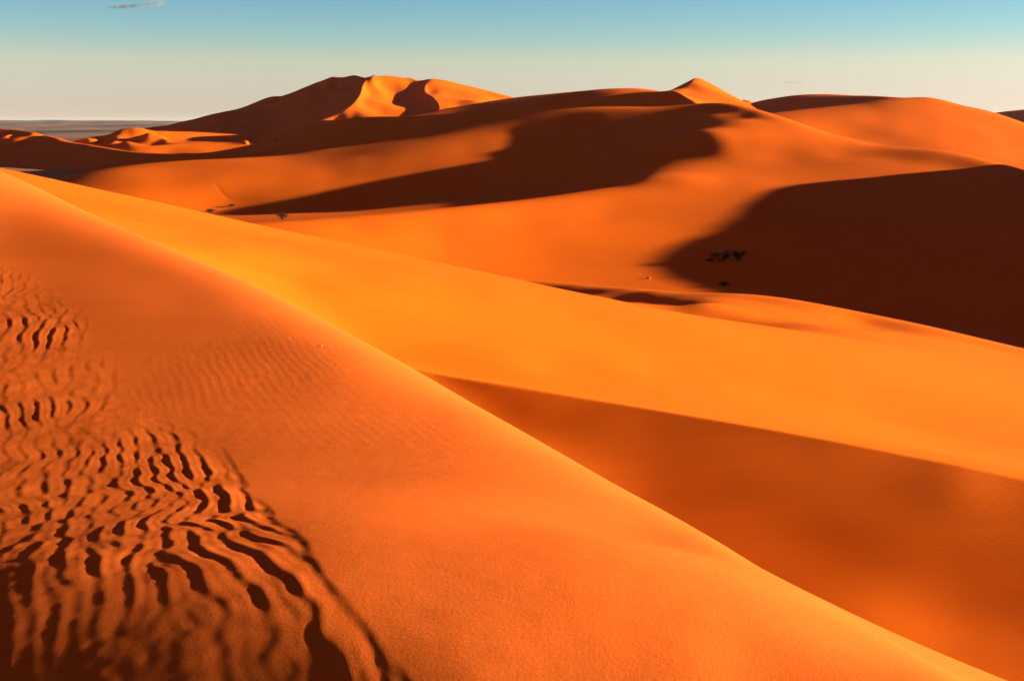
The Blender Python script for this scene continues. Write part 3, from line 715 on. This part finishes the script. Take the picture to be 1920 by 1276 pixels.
mound('skyline_dune', 1375, 1432, 215, [(1375, 200), (1386, 191), (1396, 186.5), (1404, 188), (1414, 193.5), (1432, 208)], 900, 60, 'tiny reddish dune tip beside the foot of the cone dune')

# gravel plain out to the horizon, with faint rises
def plain():
    q = np.concatenate([np.linspace(math.log(25), math.log(1200), 60, endpoint=False), np.linspace(math.log(1200), math.log(26000), 260)])
    a = np.radians(stretch(-95, 95, -25, 25, 1000, 60))
    r = np.exp(q)[None, :]
    X = r * np.sin(a)[:, None]; Y = r * np.cos(a)[:, None]
    Z = np.full(X.shape, FLOOR) - 9 * smooth01((r - 700) / 2500) - 6 * smooth01((375 - r) / 40)
    far = smooth01((r - 1500) / 3000)
    Z = Z + far * (5 * fbm(X / 2600, Y / 1500, 91, 3) + 9 * np.clip(fbm(X / 420, Y / 900, 95, 4) - .1, 0, 2) + 10 * np.clip(fbm(X / 1300, Y / 2400, 96, 3), 0, 2)) + smooth01((r - 9000) / 9000) * (2 + 26 * np.clip(fbm(X / 1800, Y / 5200, 97, 4), 0, 1))
    return tag(grid_mesh('ground', X, Y, Z + CAM_Z, GRAVEL), 'flat stony desert plain in bluish and pink bands below the horizon', 'plain', kind='structure')
plain()

# ------------------------------------------------------------------ scrub, stones, people
def tube(V, F, pts, rad, k=4):
    pts = np.array(pts, float); b = len(V)
    for i, p in enumerate(pts):
        d = pts[min(i + 1, len(pts) - 1)] - pts[max(i - 1, 0)]
        d = d / (np.linalg.norm(d) + 1e-9)
        s = np.cross(d, (.3, .9, .2)); s /= np.linalg.norm(s) + 1e-9; t = np.cross(d, s)
        for j in range(k):
            an = 2 * math.pi * j / k
            V.append(tuple(p + rad[i] * (math.cos(an) * s + math.sin(an) * t)))
    for i in range(len(pts) - 1):
        for j in range(k):
            a = b + i * k + j; c = b + i * k + (j + 1) % k
            F.append((a, c, c + k, a + k))

def shrub_meshes(w, h, seed, leaf=1.0, stems=26, spread=1.0):
    g = np.random.default_rng(seed); V, F, LV, LF = [], [], [], []
    for s in range(stems):
        az = g.uniform(0, 2 * math.pi); out = g.uniform(.15, 1) ** .7 * w / 2 * spread; top = h * g.uniform(.45, 1) * (1 - .35 * (2 * out / w) ** 2)
        base = np.array([math.cos(az), math.sin(az), 0]) * out * .25
        tip = np.array([math.cos(az) * out, math.sin(az) * out, top])
        mid = base * .4 + tip * .6 + np.array([*g.normal(0, .06 * w, 2), .08 * h])
        P = [base - (0, 0, .12 * h), base * .7 + mid * .3, mid, tip]
        tube(V, F, P, [.018 * w ** .5, .013 * w ** .5, .009 * w ** .5, .004 * w ** .5])
        for q in range(3):
            f = g.uniform(.35, .95); p0 = mid * (1 - f) + tip * f if f > .5 else base * (1 - 2 * f) + mid * 2 * f
            p1 = p0 + np.array([*g.normal(0, .13 * w, 2), abs(g.normal(.08, .07)) * h * 1.5])
            tube(V, F, [p0, (p0 + p1) / 2 + g.normal(0, .02 * w, 3), p1], [.007 * w ** .5, .005 * w ** .5, .002 * w ** .5], 3)
            for m in range(int(16 * leaf)):
                c = p0 + (p1 - p0) * g.uniform(0, 1.15) + g.normal(0, .045 * w, 3)
                if c[2] < .02: continue
                a = g.normal(size=3); a /= np.linalg.norm(a); b = np.cross(a, g.normal(size=3)); b /= np.linalg.norm(b) + 1e-9
                L, B = .035 * w ** .6 * g.uniform(.6, 1.4), .012 * w ** .6 * g.uniform(.6, 1.3)
                k = len(LV); LV += [tuple(c - a * L), tuple(c + b * B), tuple(c + a * L), tuple(c - b * B)]; LF.append((k, k + 1, k + 2, k + 3))
    return (V, F), (LV, LF)

def shrub(px, py, wpx, hpx, seed, label, group, leaf=1.0, on=None, parts=True, leafmat=None, name='shrub'):
    p, r = ground_at(px, py, on); s = r / FPX
    w, h = wpx * s, hpx * s
    (V, F), (LV, LF) = shrub_meshes(w, h, seed, leaf, 26 if parts else 10)
    if parts:
        o = empty(name, p)
        link('stems', quads('stems', V, F, TWIG), o)
        if LF: link('foliage', quads('foliage', LV, LF, leafmat or LEAF, False), o)
    else:
        me = quads(name, V + LV, F + [tuple(i + len(V) for i in f) for f in LF], LEAF, False)
        me.materials.append(TWIG)
        mi = np.zeros(len(F) + len(LF), np.int32); mi[:len(F)] = 1
        me.polygons.foreach_set('material_index', mi)
        o = link(name, me); o.location = p
    return tag(o, label, 'shrub', group)

G1 = 'desert shrubs in the hollows'
shrub(1352, 488, 46, 22, 11, 'largest dark desert shrub in the big right hand shadow', G1, 1.3, ('crescent_dune',))
shrub(1385, 487, 30, 18, 12, 'dark shrub just right of the largest shrub in the big shadow', G1, 1.2, ('crescent_dune',))
shrub(1330, 490, 16, 6, 13, 'small sparse twiggy shrub just left of the largest shrub', G1, .5, ('crescent_dune',))
shrub(1357, 535, 26, 9, 14, 'low flat shrub by itself below the largest shrub, near the middle dune crest', G1, .8, ('crescent_dune',))
shrub(530, 412, 22, 16, 15, 'rounded black shrub at the foot of the shadowed bowl', G1, 1.6, ('crescent_dune',))
shrub(434, 388, 12, 6, 16, 'small dark shrub just under the shadow edge in the bowl', G1, 1.2, ('crescent_dune',))
shrub(396, 398, 20, 7, 17, 'low spreading dark shrub at the left tip of the bowl shadow', G1, 1.0, ('crescent_dune',))
G2 = 'scrub dots on the dark flank of the far dune'
SC = [(455, 241, 4, 4), (484, 231, 9, 5), (505, 229, 4, 3), (522, 230, 3, 2.5), (529, 225, 6, 4), (538, 211.5, 4, 3), (540, 215, 3, 2.5), (549, 222.5, 4, 2.5), (562, 219, 5, 3.5), (565, 210, 6, 4), (597, 204.5, 3, 3), (425, 226, 6, 2), (426, 233, 7, 2.5), (556, 207, 3, 2)]
for k, (x, y, w, h) in enumerate(SC):
    shrub(x, y, w, h, 30 + k, 'tiny dark scrub bush among those dotting the shaded left flank of the tallest far dune', G2, .9, ('far_dune', 'low_dune'), False)
G3 = 'scrub dots on the grey flat'
for k, (x, y, w, h) in enumerate([(85, 328.5, 5, 3), (101, 326, 4, 2.5), (138, 322, 5, 3.5), (186, 316.5, 4, 2.5)]):
    shrub(x, y, w, h, 60 + k, 'tiny dark scrub bush in the row on the grey flat below the left dune', G3, .9, None, False)
for k, (x, y) in enumerate([(847, 179, ), (896, 182)]):
    shrub(x, y, 3, 2, 70 + k, 'tiny dark scrub speck on the sunlit right flank of the tallest far dune', 'scrub specks on the sunlit far flank', .9, ('far_dune',), False)
# straw tuft
def tuft(px, py, hpx, label):
    p, r = ground_at(px, py, ('crescent_dune',)); s = r / FPX; h = hpx * s
    V, F = [], []; g = np.random.default_rng(5)
    for k in range(26):
        b = np.array([*g.normal(0, .045 * h, 2), -.02]); t = np.array([-.32 * h + g.normal(0, .11 * h), g.normal(0, .12 * h), h * g.uniform(.7, 1.05)])
        tube(V, F, [b, b * .5 + t * .5 + (.09 * h, 0, .05 * h), t], [.022 * h, .017 * h, .006 * h], 3)
    o = link('grass_tuft', quads('grass_tuft', V, F, STRAW)); o.location = p
    return tag(o, 'pale dry grass tuft standing alone in the big right hand shadow', 'grass tuft')
tuft(1803, 584, 10, '')

def rock_mesh(name, s, seed, mt):
    bm = bmesh.new(); bmesh.ops.create_icosphere(bm, subdivisions=3, radius=1)
    for v in bm.verts:
        c = v.co; n = float(fbm(np.array([c.x * 1.3 + 5 + seed]), np.array([c.y * 1.3 + c.z * .9]), seed, 3)[0])
        f = 1 + .22 * n
        v.co = (c.x * s[0] * f, c.y * s[1] * f, c.z * s[2] * f)
    for f in bm.faces: f.smooth = True
    me = bpy.data.meshes.new(name); bm.to_mesh(me); bm.free(); me.materials.append(mt)
    return me
def rock(name, px, py, wpx, hpx, seed, mt, label, cat, group=None, on=None):
    p, r = ground_at(px, py, on); s = r / FPX
    o = link(name, rock_mesh(name, (wpx * s / 2, wpx * s / 2, hpx * s * .75), seed, mt)); o.location = p
    return tag(o, label, cat, group)
rock('rock', 1216, 522, 7, 6, 3, SAND, 'small sand coloured rock on the sunlit slope left of the big shadow', 'rock', None, ('crescent_dune',))
for k, (x, y, w) in enumerate([(603, 648, 2.6), (553, 633, 2.0), (609, 650, 1.8), (889, 1009, 2.2), (764, 1118, 2.2)]):
    rock('pebble', x, y, w, w * .8, 20 + k, STONE, 'tiny pale pebble lying on the smooth sand of the near dune', 'pebble', 'pebbles on the near dune', ('near_dune',))
rock('hummock', 461, 270, 11, 9, 8, SAND, 'rounded sunlit sand hummock at the right end of the small bright dune', 'hummock', None, ('low_dune', 'far_dune', 'banded_dune'))
rock('hummock', 519, 264.5, 6, 6, 9, SAND, 'smaller sunlit sand hummock further right, alone in the shade', 'hummock', None, ('low_dune', 'far_dune', 'banded_dune'))

def person(px, py, pose, cloth, yaw, label):
    p, r = ground_at(px, py, ('far_dune',))
    if pose == 'sit':
        J = dict(pelvis=(0, 0, .14), waist=(0, -.03, .32), chest=(0, -.01, .52), neck=(0, .03, .68), head=(0, .06, .80), crown=(0, .06, .90),
                 hipl=(-.10, .02, .12), kneel=(-.15, .38, .42), anklel=(-.13, .58, .06), toel=(-.14, .74, .03), hipr=(.10, .02, .12), kneer=(.14, .40, .40), ankler=(.12, .62, .06), toer=(.13, .78, .03),
                 shl=(-.19, 0, .60), ell=(-.24, .20, .42), wrl=(-.12, .40, .46), hal=(-.07, .46, .45), shr=(.19, 0, .60), elr=(.25, .20, .42), wrr=(.12, .42, .45), har=(.07, .48, .44))
    else:
        J = dict(pelvis=(0, 0, .90), waist=(0, -.01, 1.05), chest=(0, -.01, 1.28), neck=(0, .01, 1.46), head=(0, .03, 1.58), crown=(0, .03, 1.69),
                 hipl=(-.10, 0, .88), kneel=(-.13, .05, .48), anklel=(-.15, -.02, .08), toel=(-.16, .13, .03), hipr=(.10, 0, .88), kneer=(.14, .12, .49), ankler=(.15, .16, .08), toer=(.17, .31, .03),
                 shl=(-.19, 0, 1.38), ell=(-.26, -.02, 1.10), wrl=(-.24, .12, .88), hal=(-.23, .16, .80), shr=(.19, 0, 1.38), elr=(.27, .02, 1.10), wrr=(.24, .18, .90), har=(.22, .22, .82))
    R = dict(pelvis=.155, waist=.135, chest=.165, neck=.06, head=.105, crown=.075, hipl=.105, kneel=.07, anklel=.045, toel=.035, hipr=.105, kneer=.07, ankler=.045, toer=.035,
             shl=.065, ell=.048, wrl=.034, hal=.04, shr=.065, elr=.048, wrr=.034, har=.04)
    E = [('pelvis', 'waist'), ('waist', 'chest'), ('chest', 'neck'), ('neck', 'head'), ('head', 'crown'), ('pelvis', 'hipl'), ('hipl', 'kneel'), ('kneel', 'anklel'), ('anklel', 'toel'),
         ('pelvis', 'hipr'), ('hipr', 'kneer'), ('kneer', 'ankler'), ('ankler', 'toer'), ('chest', 'shl'), ('shl', 'ell'), ('ell', 'wrl'), ('wrl', 'hal'), ('chest', 'shr'), ('shr', 'elr'), ('elr', 'wrr'), ('wrr', 'har')]
    K = list(J); me = bpy.data.meshes.new('person')
    me.from_pydata([J[k] for k in K], [(K.index(a), K.index(b)) for a, b in E], [])
    o = link('person', me)
    sk = o.modifiers.new('skin', 'SKIN'); sk.use_smooth_shade = True
    for k, v in zip(K, me.skin_vertices[0].data):
        v.radius = (R[k], R[k]); v.use_root = (k == 'pelvis')
    ss = o.modifiers.new('sub', 'SUBSURF'); ss.levels = 1; ss.render_levels = 1
    me.materials.append(cloth)
    o.location = p; o.rotation_euler = (0, 0, yaw)
    h = J['head']; bm = bmesh.new(); bmesh.ops.create_icosphere(bm, subdivisions=2, radius=.125)
    for v in bm.verts: v.co = (v.co.x + h[0], v.co.y + h[1] - .025, max(v.co.z, -.03) + h[2] + .055)
    hm = bpy.data.meshes.new('hair'); bm.to_mesh(hm); bm.free(); hm.materials.append(HAIR)
    link('hair', hm, o)
    return tag(o, label, 'person', 'people on the summit of the far dune')
person(701, 142.2, 'sit', CLOTH, math.radians(200), 'person in dark clothes sitting on the summit of the tallest far dune')
person(690, 145.0, 'sit', CLOTH2, math.radians(150), 'person in pale clothes crouched on the left summit edge of the tallest far dune')

# ------------------------------------------------------------------ clouds: thin real vapour far off
def cloud_mat(name, dens, scale):
    m, N, L = mat(name); out = N['Material Output']; N.remove(N['Principled BSDF'])
    v = N_(N, 'VolumePrincipled'); v.inputs['Color'].default_value = (.30, .33, .40, 1); v.inputs['Anisotropy'].default_value = .2
    tc = N_(N, 'TexCoord'); n = N_(N, 'TexNoise', Scale=scale, Detail=5.0, Roughness=.6); L.new(tc.outputs['Generated'], n.inputs['Vector'])
    mp = N_(N, 'Mapping'); mp.inputs['Scale'].default_value = (3, 1.5, .9); L.new(tc.outputs['Generated'], mp.inputs['Vector']); L.new(mp.outputs['Vector'], n.inputs['Vector'])
    c = N_(N, 'VectorMath', operation='SUBTRACT'); c.inputs[1].default_value = (.5, .5, .5); L.new(tc.outputs['Generated'], c.inputs[0])
    ln = N_(N, 'VectorMath', operation='LENGTH'); L.new(c.outputs['Vector'], ln.inputs[0])
    fall = N_(N, 'MapRange'); fall.inputs['From Min'].default_value = .15; fall.inputs['From Max'].default_value = .5; fall.inputs['To Min'].default_value = 1; fall.inputs['To Max'].default_value = 0; L.new(ln.outputs['Value'], fall.inputs['Value'])
    th = N_(N, 'MapRange'); th.inputs['From Min'].default_value = .42; th.inputs['From Max'].default_value = .68; th.inputs['To Max'].default_value = dens; L.new(n.outputs['Fac'], th.inputs['Value'])
    ml = N_(N, 'Math', operation='MULTIPLY'); L.new(fall.outputs['Result'], ml.inputs[0]); L.new(th.outputs['Result'], ml.inputs[1])
    L.new(ml.outputs[0], v.inputs['Density']); L.new(v.outputs[0], out.inputs['Volume'])
    return m
def cloud(px, py, wpx, hpx, tilt, dens, label, scale=1.6):
    a, t = pix([px], [py]); r = 9000.0; s = r / FPX
    bm = bmesh.new(); bmesh.ops.create_icosphere(bm, subdivisions=3, radius=1)
    for v in bm.verts:
        c = v.co; n = float(fbm(np.array([c.x * 2 + px]), np.array([c.y * 2 + c.z]), 5, 2)[0])
        v.co = (c.x * (1 + .15 * n), c.y, c.z * (1 + .3 * n))
    me = bpy.data.meshes.new('cloud'); bm.to_mesh(me); bm.free(); me.materials.append(cloud_mat('cloud_vapour', dens, scale))
    o = link('cloud', me); o.location = (r * math.sin(a[0]), r * math.cos(a[0]), r * t[0] + CAM_Z)
    o.scale = (wpx * s / 2, wpx * s * .35, hpx * s / 2); o.rotation_euler = (0, math.radians(-tilt), -a[0])
    return tag(o, label, 'cloud')
cloud(234, 12, 64, 11, 2, .030, 'small slate grey cloud wisp at the upper left, left half of the pair', 1.5)
cloud(283, 8, 76, 12, 5, .022, 'paler grey cloud wisp at the upper left, right half of the pair', 1.7)
cloud(1489, 154, 92, 8, 1, .016, 'thin flat grey cloud streak above the right hand dunes')
cloud(447, 113, 30, 5, 0, .010, 'faint tiny cloud speck left of the far dune summit')
cloud(10, 118, 40, 6, 0, .010, 'faint tiny cloud at the left edge of the sky')
cloud(1848, 176, 60, 6, 3, .010, 'faint flat cloud low over the right edge of the skyline')

# ------------------------------------------------------------------ air
if HAZE > 0:
    m, N, L = mat('haze_air'); out = N['Material Output']; N.remove(N['Principled BSDF'])
    v = N_(N, 'VolumePrincipled'); v.inputs['Color'].default_value = (.62, .72, 1.0, 1); v.inputs['Density'].default_value = HAZE; v.inputs['Anisotropy'].default_value = .3
    L.new(v.outputs[0], out.inputs['Volume'])
    x0, x1, y0, y1, z0, z1 = -26500, 26500, -3000, 26500, CAM_Z + FLOOR - 40, CAM_Z + 48
    V = [(x, y, z) for x in (x0, x1) for y in (y0, y1) for z in (z0, z1)]
    F = [(0, 1, 3, 2), (4, 6, 7, 5), (0, 4, 5, 1), (2, 3, 7, 6), (0, 2, 6, 4), (1, 5, 7, 3)]
    tag(link('haze', quads('haze', V, F, m, False)), 'thin pale desert haze over the far plain', 'haze', None, 'stuff')

# ------------------------------------------------------------------ camera, sun, sky
cam = bpy.data.cameras.new('camera'); cam.sensor_width = 36; cam.lens = FPX / W0 * 36
cam.clip_start = .1; cam.clip_end = 80000
co = bpy.data.objects.new('camera', cam); C.objects.link(co)
co.location = (0, 0, CAM_Z); co.rotation_euler = (math.pi / 2 - PITCH, 0, 0)
sc = bpy.context.scene; sc.camera = co
sun = bpy.data.lights.new('sun', 'SUN'); sun.energy = SUN_W; sun.angle = math.radians(.53); sun.color = SUN_COL
so = bpy.data.objects.new('sun', sun); C.objects.link(so)
sd = Vector((math.cos(SUN_E) * math.cos(SUN_A), math.cos(SUN_E) * math.sin(SUN_A), math.sin(SUN_E)))
so.rotation_euler = sd.to_track_quat('Z', 'Y').to_euler(); so.location = sd * 300
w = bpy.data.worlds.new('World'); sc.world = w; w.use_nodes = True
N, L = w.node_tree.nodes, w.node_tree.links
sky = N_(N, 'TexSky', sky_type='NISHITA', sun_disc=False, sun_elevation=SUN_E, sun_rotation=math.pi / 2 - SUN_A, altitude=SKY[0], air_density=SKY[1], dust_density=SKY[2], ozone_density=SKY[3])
# sky multiplied by a height tint; unseen upper part reddened to warm the shadows
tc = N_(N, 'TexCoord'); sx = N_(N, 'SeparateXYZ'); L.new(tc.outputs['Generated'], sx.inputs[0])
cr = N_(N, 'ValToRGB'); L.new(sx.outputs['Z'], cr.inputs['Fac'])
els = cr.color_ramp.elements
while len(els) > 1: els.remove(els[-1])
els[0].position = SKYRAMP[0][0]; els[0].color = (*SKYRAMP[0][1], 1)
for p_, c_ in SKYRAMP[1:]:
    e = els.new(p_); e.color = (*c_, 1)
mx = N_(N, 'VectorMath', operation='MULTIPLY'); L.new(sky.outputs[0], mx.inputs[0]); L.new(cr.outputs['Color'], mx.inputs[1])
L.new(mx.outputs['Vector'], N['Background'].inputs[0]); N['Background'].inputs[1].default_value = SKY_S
sc.view_settings.view_transform = 'Standard'; sc.view_settings.look = 'None'
sc.view_settings.exposure = EXPO; sc.view_settings.gamma = 1
sc.cycles.max_bounces = 6; sc.cycles.diffuse_bounces = 4; sc.cycles.volume_bounces = 0
print('built', round(time.time() - T0, 1), 's')
